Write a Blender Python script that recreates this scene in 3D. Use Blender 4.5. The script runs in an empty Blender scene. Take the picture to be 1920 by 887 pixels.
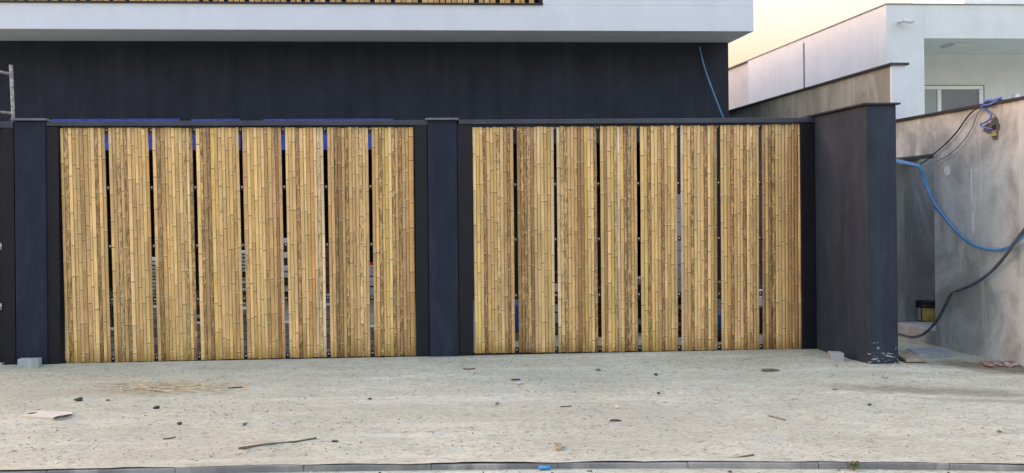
import bpy, math, random
from mathutils import Vector, Matrix, noise
random.seed(7)
scene = bpy.context.scene
C = scene.collection

# ------------------------------------------------------------------ camera
F, CX, CY, ROLL = 1600.0, 787.0, 404.0, 0.0098        # focal length / principal point in photo pixels (1920 x 887)
YAW = math.atan(97.0 / F)
CAM = Vector((0.0, -9.25, 1.53))
fwd = Vector((math.sin(YAW), math.cos(YAW), 0)); rgt = Vector((math.cos(YAW), -math.sin(YAW), 0)); up = Vector((0, 0, 1))
cam_data = bpy.data.cameras.new('camera'); cam = bpy.data.objects.new('camera', cam_data); C.objects.link(cam)
cam_data.sensor_fit = 'HORIZONTAL'; cam_data.sensor_width = 36.0; cam_data.lens = 36.0 * F / 1920
cam_data.shift_x = (960 - CX) / 1920; cam_data.shift_y = -(443.5 - CY) / 1920
cam_data.clip_end = 3000; cam_data.clip_start = 0.05
cr, sr = math.cos(ROLL), math.sin(ROLL)
xc = rgt * cr - up * sr; yc = up * cr + rgt * sr; zc = -fwd
cam.matrix_world = Matrix(((xc.x, yc.x, zc.x, CAM.x), (xc.y, yc.y, zc.y, CAM.y), (xc.z, yc.z, zc.z, CAM.z), (0, 0, 0, 1)))
scene.camera = cam

# ------------------------------------------------------------------ sky and sun
SUN_EL, SUN_AZ = math.radians(6.0), math.radians(-63.0)   # sun almost down, far to the left, azimuth from +Y towards +X
world = bpy.data.worlds.new('World'); scene.world = world; world.use_nodes = True
wn = world.node_tree.nodes; wl = world.node_tree.links
wn.clear()
sky = wn.new('ShaderNodeTexSky'); sky.sky_type = 'NISHITA'; sky.sun_disc = False
sky.sun_elevation = SUN_EL; sky.sun_rotation = SUN_AZ
sky.air_density = 1.6; sky.dust_density = 9.0; sky.ozone_density = 2.0
bg = wn.new('ShaderNodeBackground'); bg.inputs['Strength'].default_value = 0.15
wo = wn.new('ShaderNodeOutputWorld')
tint = wn.new('ShaderNodeMix'); tint.data_type = 'RGBA'; tint.blend_type = 'MULTIPLY'; tint.inputs[0].default_value = 1.0   # even white balance of the whole sky
tint.inputs[7].default_value = (1.10, .925, 1.03, 1); wl.new(sky.outputs[0], tint.inputs[6]); wl.new(tint.outputs[2], bg.inputs[0]); wl.new(bg.outputs[0], wo.inputs[0])
sd = bpy.data.lights.new('sun', 'SUN'); sd.energy = 0.008; sd.angle = math.radians(20); sd.color = (1.0, 0.93, 0.84)
sun = bpy.data.objects.new('sun', sd); C.objects.link(sun)
sdir = Vector((math.sin(SUN_AZ) * math.cos(SUN_EL), math.cos(SUN_AZ) * math.cos(SUN_EL), math.sin(SUN_EL)))
sun.rotation_euler = sdir.to_track_quat('Z', 'Y').to_euler(); sun.location = (-6, 30, 20)
scene.view_settings.view_transform = 'Standard'; scene.view_settings.look = 'None'
scene.view_settings.exposure = 3.6; scene.view_settings.gamma = 1.0; scene.view_settings.use_curve_mapping = False

# ------------------------------------------------------------------ measuring helpers: photo pixel -> point on a real plane
def ray(px, py):
    dx, dy = px - CX, py - CY
    return fwd + rgt * ((dx - ROLL * dy) / F) - up * ((dy + ROLL * dx) / F)
def onY(px, py, y):
    r = ray(px, py); return CAM + r * ((y - CAM.y) / r.y)
def onX(px, py, x):
    r = ray(px, py); return CAM + r * ((x - CAM.x) / r.x)
def onZ(px, py, z=0.0):
    r = ray(px, py); return CAM + r * ((z - CAM.z) / r.z)

# ------------------------------------------------------------------ mesh helpers
class MB:
    def __init__(s): s.v = []; s.f = []; s.smooth = False
    def box(s, a, b):
        x0, x1 = sorted((a[0], b[0])); y0, y1 = sorted((a[1], b[1])); z0, z1 = sorted((a[2], b[2]))
        n = len(s.v)
        s.v += [(x0,y0,z0),(x1,y0,z0),(x1,y1,z0),(x0,y1,z0),(x0,y0,z1),(x1,y0,z1),(x1,y1,z1),(x0,y1,z1)]
        s.f += [tuple(n+i for i in q) for q in ((3,2,1,0),(4,5,6,7),(0,1,5,4),(1,2,6,5),(2,3,7,6),(3,0,4,7))]
        return s
    def hexa(s, p):   # 8 points, bottom ring ccw then top ring
        n = len(s.v); s.v += [tuple(q) for q in p]
        s.f += [tuple(n+i for i in q) for q in ((3,2,1,0),(4,5,6,7),(0,1,5,4),(1,2,6,5),(2,3,7,6),(3,0,4,7))]
        return s
    def prism(s, poly, z0, z1):
        n = len(s.v); k = len(poly)
        s.v += [(x, y, z0) for x, y in poly] + [(x, y, z1) for x, y in poly]
        s.f += [tuple(n+i for i in reversed(range(k))), tuple(n+k+i for i in range(k))]
        s.f += [(n+i, n+(i+1) % k, n+k+(i+1) % k, n+k+i) for i in range(k)]
        return s
    def tube(s, pts, r, seg=8):
        pts = [Vector(p) for p in pts]; n0 = len(s.v); m = len(pts)
        rr = r if isinstance(r, (list, tuple)) else [r] * m
        ref = Vector((0, 0, 1))
        for i, p in enumerate(pts):
            t = (pts[min(i+1, m-1)] - pts[max(i-1, 0)]).normalized()
            if abs(t.dot(ref)) > .95: a = t.cross(Vector((1, 0, 0))).normalized()
            else: a = t.cross(ref).normalized()
            b = t.cross(a).normalized()
            for k in range(seg):
                th = 2 * math.pi * k / seg
                s.v.append(tuple(p + (a * math.cos(th) + b * math.sin(th)) * rr[i]))
        for i in range(m - 1):
            for k in range(seg):
                k2 = (k + 1) % seg
                s.f.append((n0+i*seg+k, n0+i*seg+k2, n0+(i+1)*seg+k2, n0+(i+1)*seg+k))
        s.f.append(tuple(n0 + k for k in reversed(range(seg)))); s.f.append(tuple(n0 + (m-1)*seg + k for k in range(seg)))
        s.smooth = True
        return s
    def lathe(s, prof, seg=20, c=(0, 0, 0)):
        n0 = len(s.v); m = len(prof)
        for r, z in prof:
            for k in range(seg):
                th = 2 * math.pi * k / seg
                s.v.append((c[0] + r * math.cos(th), c[1] + r * math.sin(th), c[2] + z))
        for i in range(m - 1):
            for k in range(seg):
                k2 = (k + 1) % seg
                s.f.append((n0+i*seg+k, n0+i*seg+k2, n0+(i+1)*seg+k2, n0+(i+1)*seg+k))
        s.f.append(tuple(n0 + k for k in reversed(range(seg)))); s.f.append(tuple(n0 + (m-1)*seg + k for k in range(seg)))
        s.smooth = True
        return s
    def rock(s, c, rx, ry, rz, seed, sub=1):
        rnd = random.Random(seed)
        n0 = len(s.v); rows, seg = 4, 8
        for i in range(1, rows):
            ph = math.pi * i / rows
            for k in range(seg):
                th = 2 * math.pi * k / seg; q = rnd.uniform(.7, 1.15)
                s.v.append((c[0]+rx*q*math.sin(ph)*math.cos(th), c[1]+ry*q*math.sin(ph)*math.sin(th), c[2]-rz*q*math.cos(ph)))
        s.v.append((c[0], c[1], c[2]-rz)); s.v.append((c[0], c[1], c[2]+rz*rnd.uniform(.7, 1)))
        for i in range(rows-2):
            for k in range(seg):
                k2 = (k+1) % seg
                s.f.append((n0+i*seg+k, n0+i*seg+k2, n0+(i+1)*seg+k2, n0+(i+1)*seg+k))
        b = n0+(rows-1)*seg; l = n0+(rows-2)*seg
        for k in range(seg):
            s.f.append((b, n0+(k+1) % seg, n0+k)); s.f.append((b+1, l+k, l+(k+1) % seg))
        return s
    def build(s, name, m, parent=None, bevel=0, seg=2):
        me = bpy.data.meshes.new(name); me.from_pydata(s.v, [], s.f); me.validate(); me.update()
        me.materials.append(m)
        if s.smooth:
            for p in me.polygons: p.use_smooth = len(p.vertices) == 4
        o = bpy.data.objects.new(name, me); C.objects.link(o)
        if parent: o.parent = parent
        if bevel:
            b = o.modifiers.new('bevel', 'BEVEL'); b.width = bevel; b.segments = seg; b.limit_method = 'ANGLE'
        return o
def tag(o, label=None, cat=None, group=None, kind=None):
    if label: o['label'] = label
    if cat: o['category'] = cat
    if group: o['group'] = group
    if kind: o['kind'] = kind
    return o
def empty(name, loc=(0, 0, 0)):
    o = bpy.data.objects.new(name, None); C.objects.link(o); o.location = loc; o.empty_display_size = .2
    return o
def part(mb, name, m, root, bevel=0, seg=2):   # mesh given in world coordinates, parented under an Empty that stands at its base
    o = mb.build(name, m, None, bevel, seg)
    off = Vector(root.location)
    if root.parent: off = off + Vector(root.parent.location)
    for v in o.data.vertices: v.co -= off
    o.parent = root
    return o
def rebase(o):   # put the origin of a one-mesh thing at its base
    vs = [v.co.copy() for v in o.data.vertices]
    c = Vector(((min(v.x for v in vs)+max(v.x for v in vs))/2, (min(v.y for v in vs)+max(v.y for v in vs))/2, min(v.z for v in vs)))
    for v in o.data.vertices: v.co -= c
    o.location = c
    return o
def smooth_path(pts, n=8):
    pts = [Vector(p) for p in pts]; out = []
    for i in range(len(pts) - 1):
        p0 = pts[max(i-1, 0)]; p1 = pts[i]; p2 = pts[i+1]; p3 = pts[min(i+2, len(pts)-1)]
        for k in range(n):
            t = k / n
            out.append(.5*((2*p1) + (p2-p0)*t + (2*p0-5*p1+4*p2-p3)*t*t + (3*p1-p0-3*p2+p3)*t*t*t))
    out.append(pts[-1]); return out

# ------------------------------------------------------------------ materials
class NT:
    def __init__(s, name):
        s.m = bpy.data.materials.new(name); s.m.use_nodes = True
        s.n = s.m.node_tree.nodes; s.l = s.m.node_tree.links
        s.b = s.n['Principled BSDF']
    def node(s, t, **kw):
        o = s.n.new(t)
        for k, v in kw.items(): setattr(o, k, v)
        return o
    def link(s, a, b): s.l.new(a, b)
    def coord(s, scale=(1, 1, 1), loc=(0, 0, 0), kind='Object', world=False):
        if world: src = s.node('ShaderNodeNewGeometry').outputs['Position']
        else: src = s.node('ShaderNodeTexCoord').outputs[kind]
        mp = s.node('ShaderNodeMapping'); mp.inputs['Scale'].default_value = scale; mp.inputs['Location'].default_value = loc
        s.link(src, mp.inputs['Vector']); return mp.outputs[0]
    def noise(s, vec, scale, detail=4, rough=.55, dist=0):
        o = s.node('ShaderNodeTexNoise'); o.inputs['Scale'].default_value = scale; o.inputs['Detail'].default_value = detail
        o.inputs['Roughness'].default_value = rough; o.inputs['Distortion'].default_value = dist
        s.link(vec, o.inputs['Vector']); return o.outputs['Fac']
    def ramp(s, fac, a, b, ca=0.0, cb=1.0):
        o = s.node('ShaderNodeMapRange'); o.inputs['From Min'].default_value = a; o.inputs['From Max'].default_value = b
        o.inputs['To Min'].default_value = ca; o.inputs['To Max'].default_value = cb
        s.link(fac, o.inputs['Value']); return o.outputs[0]
    def math(s, op, a, b=None):
        o = s.node('ShaderNodeMath', operation=op)
        for i, x in enumerate((a, b)):
            if x is None: continue
            if isinstance(x, (int, float)): o.inputs[i].default_value = x
            else: s.link(x, o.inputs[i])
        return o.outputs[0]
    def mix(s, fac, a, b, mode='MIX'):
        o = s.node('ShaderNodeMix', data_type='RGBA', blend_type=mode)
        for sock, x in ((o.inputs[0], fac), (o.inputs[6], a), (o.inputs[7], b)):
            if isinstance(x, (int, float)): sock.default_value = x
            elif isinstance(x, tuple): sock.default_value = (x[0], x[1], x[2], 1)
            else: s.link(x, sock)
        return o.outputs[2]
    def bump(s, h, strength=.3, dist=.01):
        o = s.node('ShaderNodeBump'); o.inputs['Strength'].default_value = strength; o.inputs['Distance'].default_value = dist
        s.link(h, o.inputs['Height']); s.link(o.outputs[0], s.b.inputs['Normal'])
    def out(s, col, rough=.7, spec=None, metal=None):
        if isinstance(col, tuple): s.b.inputs['Base Color'].default_value = (*col, 1)
        else: s.link(col, s.b.inputs['Base Color'])
        if isinstance(rough, (int, float)): s.b.inputs['Roughness'].default_value = rough
        else: s.link(rough, s.b.inputs['Roughness'])
        if spec is not None: s.b.inputs['Specular IOR Level'].default_value = spec
        if metal is not None: s.b.inputs['Metallic'].default_value = metal
        return s.m

def plain(name, col, rough=.7, var=.25, scale=8, bump=.15, spec=.3, metal=0, bscale=60):
    t = NT(name); c = t.coord(world=True)
    n = t.noise(c, scale, 5)
    k = t.ramp(n, .3, .7, 1 - var, 1 + var * .6)
    col2 = t.mix(1.0, col, t.node('ShaderNodeCombineColor').outputs[0], 'MULTIPLY')
    cc = [x for x in t.n if x.bl_idname == 'ShaderNodeCombineColor'][0]
    for i in range(3): t.link(k, cc.inputs[i])
    if bump: t.bump(t.noise(c, bscale, 4), bump, .004)
    return t.out(col2, rough, spec, metal)

def stucco(name, col, streak=.35, blot=.15, spec=.25, dust=(.2, .2, .2), dustamt=.12, scuff=None):
    t = NT(name); c = t.coord(world=True)
    st = t.noise(t.coord((5, 5, .35), world=True), 1.0, 5, .6)
    bl = t.noise(c, 2.3, 5, .6)
    g = t.noise(c, 90, 3, .6)
    k = t.math('ADD', t.ramp(st, .3, .72, 1 - streak, 1 + streak), t.ramp(bl, .3, .7, -blot, blot))
    comb = t.node('ShaderNodeCombineColor')
    for i in range(3): t.link(k, comb.inputs[i])
    cl = t.mix(1.0, col, comb.outputs[0], 'MULTIPLY')
    d = t.ramp(t.noise(t.coord((3.0, 3.0, .8), (3, 1, 7), world=True), 2.0, 7, .7), .5, .8, 0, dustamt)
    cl = t.mix(d, cl, dust)
    sp = t.ramp(t.noise(c, 160, 2, .5), .74, .78, 0, .35)
    cl = t.mix(sp, cl, dust)
    if scuff:     # chalky scuffs on the lowest hand's breadth of the masonry
        pos = t.node('ShaderNodeNewGeometry').outputs['Position']; sx = t.node('ShaderNodeSeparateXYZ'); t.link(pos, sx.inputs[0])
        low = t.ramp(sx.outputs['Z'], .02, scuff, 1, 0)
        rn = t.noise(t.coord((14, 14, 34), world=True), 1.0, 4, .6, .6)
        ms = t.ramp(t.math('ADD', rn, t.math('MULTIPLY', low, .16)), .69, .73, 0, .8)
        ms = t.math('MULTIPLY', ms, t.ramp(low, 0, .25, 0, 1))
        ms = t.math('MULTIPLY', ms, t.ramp(sx.outputs['Y'], onZ(1619, 683).y + .02, onZ(1619, 683).y + .004, .04, 1))
        cl = t.mix(ms, cl, (.5, .5, .5))
    t.bump(t.math('ADD', g, t.math('MULTIPLY', bl, 2.0)), .35, .004)
    return t.out(cl, .75, spec)

def concrete(name, col, dark, light):
    t = NT(name); c = t.coord(world=True)
    a = t.noise(t.coord((1, 1, .7), world=True), 1.6, 8, .62, .4)
    b = t.noise(t.coord((2.2, 2.2, .45), (4, 2, 9), world=True), 1.3, 6, .6, .8)
    g = t.noise(c, 45, 5, .6)
    cl = t.mix(t.ramp(a, .44, .58), dark, col)
    cl = t.mix(t.ramp(b, .54, .66, 0, .75), cl, light)
    cl = t.mix(t.ramp(g, .3, .7, .25, 0), cl, dark)
    t.bump(t.math('ADD', g, t.math('MULTIPLY', a, 3.0)), .4, .006)
    return t.out(cl, .9, .2)

M = {}
M['navy'] = stucco('navy_render', (.0165, .023, .042), .22)
M['navy_wall'] = stucco('navy_house_wall', (.023, .029, .044), .22, dustamt=.05)
M['navy_scuffed'] = stucco('navy_render_scuffed', (.030, .040, .059), .22, scuff=.30, dustamt=.16)
M['white'] = stucco('white_render', (.73, .77, .83), .02, .03, dust=(.5, .5, .5), dustamt=.06)
M['white_warm'] = stucco('white_render_neighbour', (.75, .78, .775), .03, .05, dust=(.5, .5, .48), dustamt=.08)
M['concrete'] = concrete('bare_cement_render', (.54, .59, .57), (.31, .34, .33), (.74, .79, .78))
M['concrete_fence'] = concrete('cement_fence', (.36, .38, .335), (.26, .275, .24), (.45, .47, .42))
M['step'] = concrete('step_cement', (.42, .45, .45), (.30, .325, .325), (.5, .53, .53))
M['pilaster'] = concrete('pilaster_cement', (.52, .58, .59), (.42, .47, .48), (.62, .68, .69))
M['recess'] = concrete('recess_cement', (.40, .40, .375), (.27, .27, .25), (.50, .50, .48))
M['black'] = plain('black_steel', (.0095, .0105, .016), .5, .25, 4, .05, .3)
M['black_rail'] = plain('black_rail_steel', (.016, .015, .016), .5, .3, 10, .05, .4)
M['coping'] = plain('dark_coping', (.035, .038, .05), .5, .3, 6, .1, .4)
M['wing'] = stucco('grey_white_render', (.60, .61, .60), .03, .05, dust=(.4, .4, .38), dustamt=.08)
M['coping_pale'] = plain('pale_metal_flashing', (.42, .42, .41), .6, .2, 8, .1)
M['coping_grey'] = plain('grey_coping', (.16, .17, .19), .6, .3, 10, .2)
M['beam'] = plain('blue_black_beam', (.045, .052, .075), .4, .35, 3, .06, .45)
M['screw'] = plain('screw_zinc', (.55, .55, .56), .4, .1, 10, 0, .5, .6)
M['blue_film'] = plain('blue_film', (.025, .085, .46), .35, .5, 9, .5, .5, 0, 25)
M['glass_dark'] = plain('dark_glass', (.02, .022, .026), .08, .1, 2, 0, .5)
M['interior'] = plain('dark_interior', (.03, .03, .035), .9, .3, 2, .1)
M['hose_blue'] = plain('hose_blue', (.10, .27, .52), .4, .25, 7, .1, .4)
M['wire_blue'] = plain('wire_blue', (.09, .15, .46), .4, .2, 7, .1, .4)
M['hose_black'] = plain('hose_black', (.085, .10, .13), .5, .35, 12, .1, .4)
M['wire_black'] = plain('wire_black', (.02, .02, .022), .5, .2, 12, 0, .4)
M['wire_grey'] = plain('wire_grey', (.24, .25, .29), .5, .3, 12, 0, .4)
M['yellow'] = plain('bucket_yellow', (.40, .36, .09), .5, .35, 18, .1, .4)
M['bucket_black'] = plain('bucket_black', (.02, .02, .03), .5, .3, 12, .1, .4)
M['paper'] = plain('paper_label', (.62, .62, .60), .7, .3, 25, .1)
M['upvc'] = plain('white_window_frame', (.85, .86, .86), .4, .08, 4, 0, .4)
M['pane_grey'] = plain('blind_glass', (.20, .22, .27), .12, .12, 3, 0, .5)
M['pane_pale'] = plain('pale_glass', (.34, .39, .40), .12, .12, 3, 0, .5)
M['scaffold'] = plain('scaffold_pole', (.36, .33, .30), .6, .6, 28, .3, .4, .3)
M['block'] = concrete('cement_block', (.44, .48, .48), (.34, .37, .37), (.54, .58, .58))
M['wood'] = plain('weathered_wood', (.22, .15, .09), .8, .5, 14, .4)
M['wood_tan'] = plain('tan_wood', (.34, .29, .18), .8, .4, 20, .4)
M['wood_chip'] = plain('wood_chip', (.15, .125, .085), .8, .4, 20, .4)
M['wood_pale'] = plain('pale_wood', (.42, .36, .26), .8, .4, 14, .4)
M['wood_red'] = plain('red_brown_wood', (.17, .075, .045), .8, .45, 9, .4)
M['wood_dark'] = plain('dark_wood', (.06, .045, .032), .85, .5, 14, .4)
M['board_grey'] = plain('grey_board', (.60, .60, .60), .8, .35, 9, .2)
M['tile_white'] = plain('white_tile', (.82, .81, .79), .5, .2, 9, .1)
M['cardboard'] = plain('cardboard', (.64, .59, .47), .85, .1, 14, .3)
M['red'] = plain('red_plastic', (.45, .03, .02), .5, .3, 14, .1)
M['orange'] = plain('orange_scrap', (.5, .15, .08), .6, .3, 30, .1)
M['blue_bag'] = plain('blue_bag', (.03, .18, .50), .5, .45, 14, .7, .4, 0, 18)
M['blue_tube'] = plain('blue_tube', (.09, .30, .58), .45, .2, 30, .1)
M['leaf'] = plain('leaf_green', (.09, .13, .03), .6, .4, 30, .1)
M['leaf_yellow'] = plain('leaf_yellow', (.30, .27, .05), .6, .4, 30, .1)
M['litter'] = plain('dark_litter', (.10, .075, .05), .9, .5, 30, .3)
M['twig'] = plain('dry_twig', (.17, .13, .08), .8, .4, 40, .3)
M['stone'] = plain('grey_stone', (.20, .18, .15), .9, .4, 30, .4)
M['rubble'] = plain('rubble', (.40, .36, .33), .9, .4, 20, .5)
M['brick'] = plain('brick_shard', (.33, .20, .16), .9, .4, 20, .5)
M['fixture'] = plain('white_fixture', (.75, .75, .75), .4, .05, 5, 0)
M['straw'] = plain('straw', (.56, .46, .27), .8, .4, 30, .1)

# bamboo: tone per culm from the object's own colour, tone per internode and the dark joint line from a vertex colour
def bamboo_mat():
    t = NT('bamboo'); oi = t.node('ShaderNodeObjectInfo')
    va = t.node('ShaderNodeVertexColor'); va.layer_name = 'tone'
    sep = t.node('ShaderNodeSeparateColor'); t.link(va.outputs['Color'], sep.inputs[0])
    off = t.node('ShaderNodeVectorMath', operation='ADD'); tc = t.node('ShaderNodeTexCoord').outputs['Object']
    cmb = t.node('ShaderNodeCombineXYZ'); r = t.math('MULTIPLY', oi.outputs['Random'], 57.0)
    for i in range(3): t.link(r, cmb.inputs[i])
    t.link(tc, off.inputs[0]); t.link(cmb.outputs[0], off.inputs[1])
    def co(scale):
        mp = t.node('ShaderNodeMapping'); mp.inputs['Scale'].default_value = scale; t.link(off.outputs[0], mp.inputs[0]); return mp.outputs[0]
    fib = t.noise(co((150, 60, 3.0)), 1.0, 4, .6)
    mot = t.noise(co((40, 24, 8.5)), 1.0, 6, .72, 1.4)
    wide = t.noise(co((12, 12, 2.2)), 1.0, 3, .6)
    seg = t.ramp(sep.outputs[0], 0, 1, .84, 1.12)
    k = t.math('MULTIPLY', seg, t.ramp(fib, .28, .72, .74, 1.18))
    k = t.math('MULTIPLY', k, t.ramp(wide, .3, .7, .80, 1.10))
    g = t.node('ShaderNodeCombineColor')
    for i in range(3): t.link(k, g.inputs[i])
    cl = t.mix(1.0, oi.outputs['Color'], g.outputs[0], 'MULTIPLY')
    lim = t.math('SUBTRACT', .70, t.math('MULTIPLY', oi.outputs['Alpha'], .27))
    mm = t.math('MULTIPLY', t.math('SUBTRACT', mot, lim), 7.0)
    mm = t.node('ShaderNodeClamp'); t.link(t.math('MULTIPLY', t.math('SUBTRACT', mot, lim), 7.0), mm.inputs[0])
    cl = t.mix(t.math('MULTIPLY', mm.outputs[0], .88), cl, (.15, .085, .036))
    cl = t.mix(t.math('MULTIPLY', sep.outputs[1], .74), cl, (.17, .10, .042))
    cl = t.mix(t.math('MULTIPLY', sep.outputs[2], .35), cl, (.72, .58, .32))
    spk = t.noise(co((120, 60, 26)), 1.0, 4, .7)
    cl = t.mix(t.ramp(spk, .56, .72, 0, .5), cl, (.30, .18, .075))
    t.bump(fib, .25, .002)
    return t.out(cl, .48, .4)
M['bamboo'] = bamboo_mat()

# ------------------------------------------------------------------ ground material: pale trodden sand and cement dust
def ground_mat():
    t = NT('pale_sand'); c = t.coord(world=True)
    big = t.noise(c, .55, 6, .6, .5)
    mid = t.noise(t.coord((1.5, 3.4, 1), world=True), 1.6, 9, .72, .6)
    fine = t.noise(t.coord((.55, 1.15, 1), world=True), 42, 7, .72)
    gr = t.noise(c, 170, 3, .6)
    cl = t.mix(t.ramp(big, .40, .60), (.505, .51, .37), (.615, .62, .465))
    cl = t.mix(t.ramp(mid, .44, .64, 0, .75), cl, (.45, .445, .33))
    cl = t.mix(t.ramp(fine, .49, .63, 0, .75), cl, (.29, .255, .185))
    cl = t.mix(t.ramp(gr, .58, .72, 0, .4), cl, (.22, .19, .13))
    cl = t.mix(t.ramp(gr, .40, .30, 0, .25), cl, (.70, .63, .53))
    st = t.noise(t.coord((.8, 1.0, 1), (5, 3, 0), world=True), 13, 9, .78, .3)
    cl = t.mix(t.ramp(st, .54, .63, 0, .7), cl, (.25, .23, .17))
    trk = t.noise(t.coord((.22, 2.6, 1), (1, 7, 0), world=True), 1.0, 5, .6, .5)
    cl = t.mix(t.ramp(trk, .50, .66, 0, .38), cl, (.38, .375, .29))
    cl = t.mix(t.ramp(trk, .44, .32, 0, .5), cl, (.68, .69, .57))
    def stain(cx, cy, ax, ay, rot, col, amt, soft=.45):
        nonlocal cl
        if col[0] < .2: STAINS.append((cx, cy, ax, ay, rot))
        mp = t.node('ShaderNodeMapping', vector_type='TEXTURE'); mp.inputs['Location'].default_value = (cx, cy, 0); mp.inputs['Scale'].default_value = (ax, ay, 1)
        mp.inputs['Rotation'].default_value = (0, 0, rot)
        t.link(t.node('ShaderNodeNewGeometry').outputs['Position'], mp.inputs[0])
        ln = t.node('ShaderNodeVectorMath', operation='LENGTH')
        sp = t.node('ShaderNodeVectorMath', operation='MULTIPLY'); sp.inputs[1].default_value = (1, 1, 0)
        t.link(mp.outputs[0], sp.inputs[0]); t.link(sp.outputs[0], ln.inputs[0])
        d = t.math('ADD', ln.outputs['Value'], t.math('MULTIPLY', t.math('SUBTRACT', t.noise(c, 3.5, 6, .65), .5), 1.5))
        cl = t.mix(t.ramp(d, 1.0, 1.0 - soft, 0, amt), cl, col)
    a = onZ(1745, 733); stain(a.x, a.y, 1.15, .26, -.32, (.17, .145, .10), .62, .7)
    a = onZ(1875, 752); stain(a.x, a.y, .75, .10, -.3, (.17, .145, .10), .45, .7)
    a = onZ(1885, 688); stain(a.x, a.y, .85, .42, -.5, (.14, .12, .085), .8, .6)
    a = onZ(300, 730); stain(a.x, a.y, 1.0, .4, 0, (.34, .28, .17), .5, .8)
    t.bump(t.math('ADD', t.math('MULTIPLY', mid, 2.0), t.math('ADD', fine, t.math('MULTIPLY', gr, .5))), .55, .012)
    return t.out(cl, .95, .15)
STAINS = []
M['ground'] = ground_mat()

# ------------------------------------------------------------------ kerb line, ground sheets
kerb_px = [(-160, 887.5), (90, 881.5), (330, 877), (570, 872.5), (808, 869.5), (1045, 867), (1288, 866), (1532, 867), (1777, 869.3), (2030, 873)]
kerb = [onZ(*p) for p in kerb_px]
def kerb_y(x):
    if x <= kerb[0].x: return kerb[0].y
    for a, b in zip(kerb, kerb[1:]):
        if a.x <= x <= b.x: return a.y + (b.y - a.y) * (x - a.x) / (b.x - a.x)
    return kerb[-1].y
def hgt(x, y):
    h = .020 * noise.noise(Vector((x * .8, y * 1.1, 3))) + .011 * noise.noise(Vector((x * 3.1, y * 3.1, 9))) + .006 * noise.noise(Vector((x * 9, y * 9, 1)))
    edge = min(1.0, max(0.0, (y - kerb_y(x)) / .35)) * min(1.0, max(0.0, (0.0 - y) / .25 if y > -.25 and abs(x) < 5.3 else 1))
    return h * edge
mb = MB(); NX, NY = 340, 84; x0, x1 = -9.0, 10.0
for j in range(NY + 1):
    for i in range(NX + 1):
        x = x0 + (x1 - x0) * i / NX
        ky = kerb_y(x) + .008
        y = ky + (.5 - ky) * j / NY
        if j == 0: mb.v.append((x, y - max(0, .022 + .03 * noise.noise(Vector((x * 2.3, 1, 0))) + .012 * noise.noise(Vector((x * 11, 4, 0)))), .010 + .004 * noise.noise(Vector((x * 3, 8, 0))))); continue
        mb.v.append((x, y, hgt(x, y) + (.010 if j == 1 else 0)))
for j in range(NY):
    for i in range(NX):
        n = j * (NX + 1) + i; mb.f.append((n, n + 1, n + NX + 2, n + NX + 1))
mb.smooth = True
tag(mb.build('pavement', M['ground']), 'pale sandy trodden pavement in front of the bamboo gates', 'pavement', kind='structure')
mb = MB(); mb.v = [(-9, .5, 0), (10, .5, 0), (10, 14, 0), (-9, 14, 0)]; mb.f = [(0, 1, 2, 3)]
tag(mb.build('yard_ground', M['ground']), 'pale sandy yard floor behind the gates', 'yard', kind='structure')
mb = MB(); mb.v = [(-600, -600, -.032), (600, -600, -.032), (600, 900, -.032), (-600, 900, -.032)]; mb.f = [(0, 1, 2, 3)]
tag(mb.build('ground', M['ground']), 'sand covered road and open ground', 'ground', kind='structure')
M['kerb'] = concrete('kerb_concrete', (.34, .335, .305), (.20, .20, .19), (.46, .445, .39))
kr = empty('kerb', (0, 0, 0)); tag(kr, 'low grey concrete kerb of butted stones along the road edge', 'kerb', kind='structure')
for i, (a, b) in enumerate(zip(kerb, kerb[1:])):
    d = (b - a).normalized(); n = Vector((-d.y, d.x, 0)); g = d * random.uniform(.0005, .002); dz = random.uniform(-.006, .006) + .004
    a2, b2 = a + g, b - g
    bot = [a2 - n * .030, b2 - n * .030, b2 + n * .005, a2 + n * .005]
    top = [a2 - n * .024, b2 - n * .024, b2 + n * .005, a2 + n * .005]
    m_ = MB(); m_.hexa([Vector((p.x, p.y, -.2)) for p in bot] + [Vector((p.x, p.y, dz + random.uniform(-.003, .003))) for p in top])
    m_.build('kerb_stone', M['kerb'], kr, .006)

# ------------------------------------------------------------------ gates
PALE, LT, MD, M2, DK, YE, OR = (.82, .60, .33), (.82, .56, .24), (.74, .475, .19), (.60, .37, .155), (.41, .24, .095), (.78, .51, .16), (.64, .36, .125)
COL = {'P': (PALE, .2), 'L': (LT, .3), 'M': (MD, .5), 'N': (M2, .62), 'D': (DK, .6), 'Y': (YE, .35), 'O': (OR, .4), 'G': (MD, 1.05), 'g': (LT, .85), 'B': (M2, 1.05)}
def Z(off, xs, sc=7.39): return [off + x / sc for x in xs]
left_panels = [
 (Z(100, [88,135,200,250,300,355,410,470,505,560,612,660,710]), 124, 209, 'MGLMLNMLLBMM'),
 (Z(100, [760,810,860,915,965,1015,1070,1120,1170,1215,1270,1315]), 216, 290, 'LNgMBLMMLLO'),
 (Z(100, [1365,1418,1478,1535,1575,1625,1672,1725,1777,1832,1877,1924]), 296.5, 371, 'MBNMMLMLgLB'),
 (Z(320, [343,400,440,495,540,597,645,697,745,795,845,895,940]), 377, 458, 'LGNBYMMLMMNL'),
 (Z(320, [985,1045,1095,1140,1190,1240,1285,1335,1390,1440,1480,1530]), 464, 536, 'NLMLMLNMNDN'),
 (Z(540, [-45,0,48,95,150,205,245,295,345,390,440,485]), 543, 613, 'LMLBMLMOPgP'),
 (Z(540, [540,585,632,680,735,780,830,880,925,975,1025,1065,1110]), 620, 695, 'MMBDMGMNLgLM'),
 (Z(540, [1155,1200,1250,1295,1335,1385,1430,1475,1520,1570,1618,1665,1735]), 702, 779.5, 'NMGMYLGMBNNO')]
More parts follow.
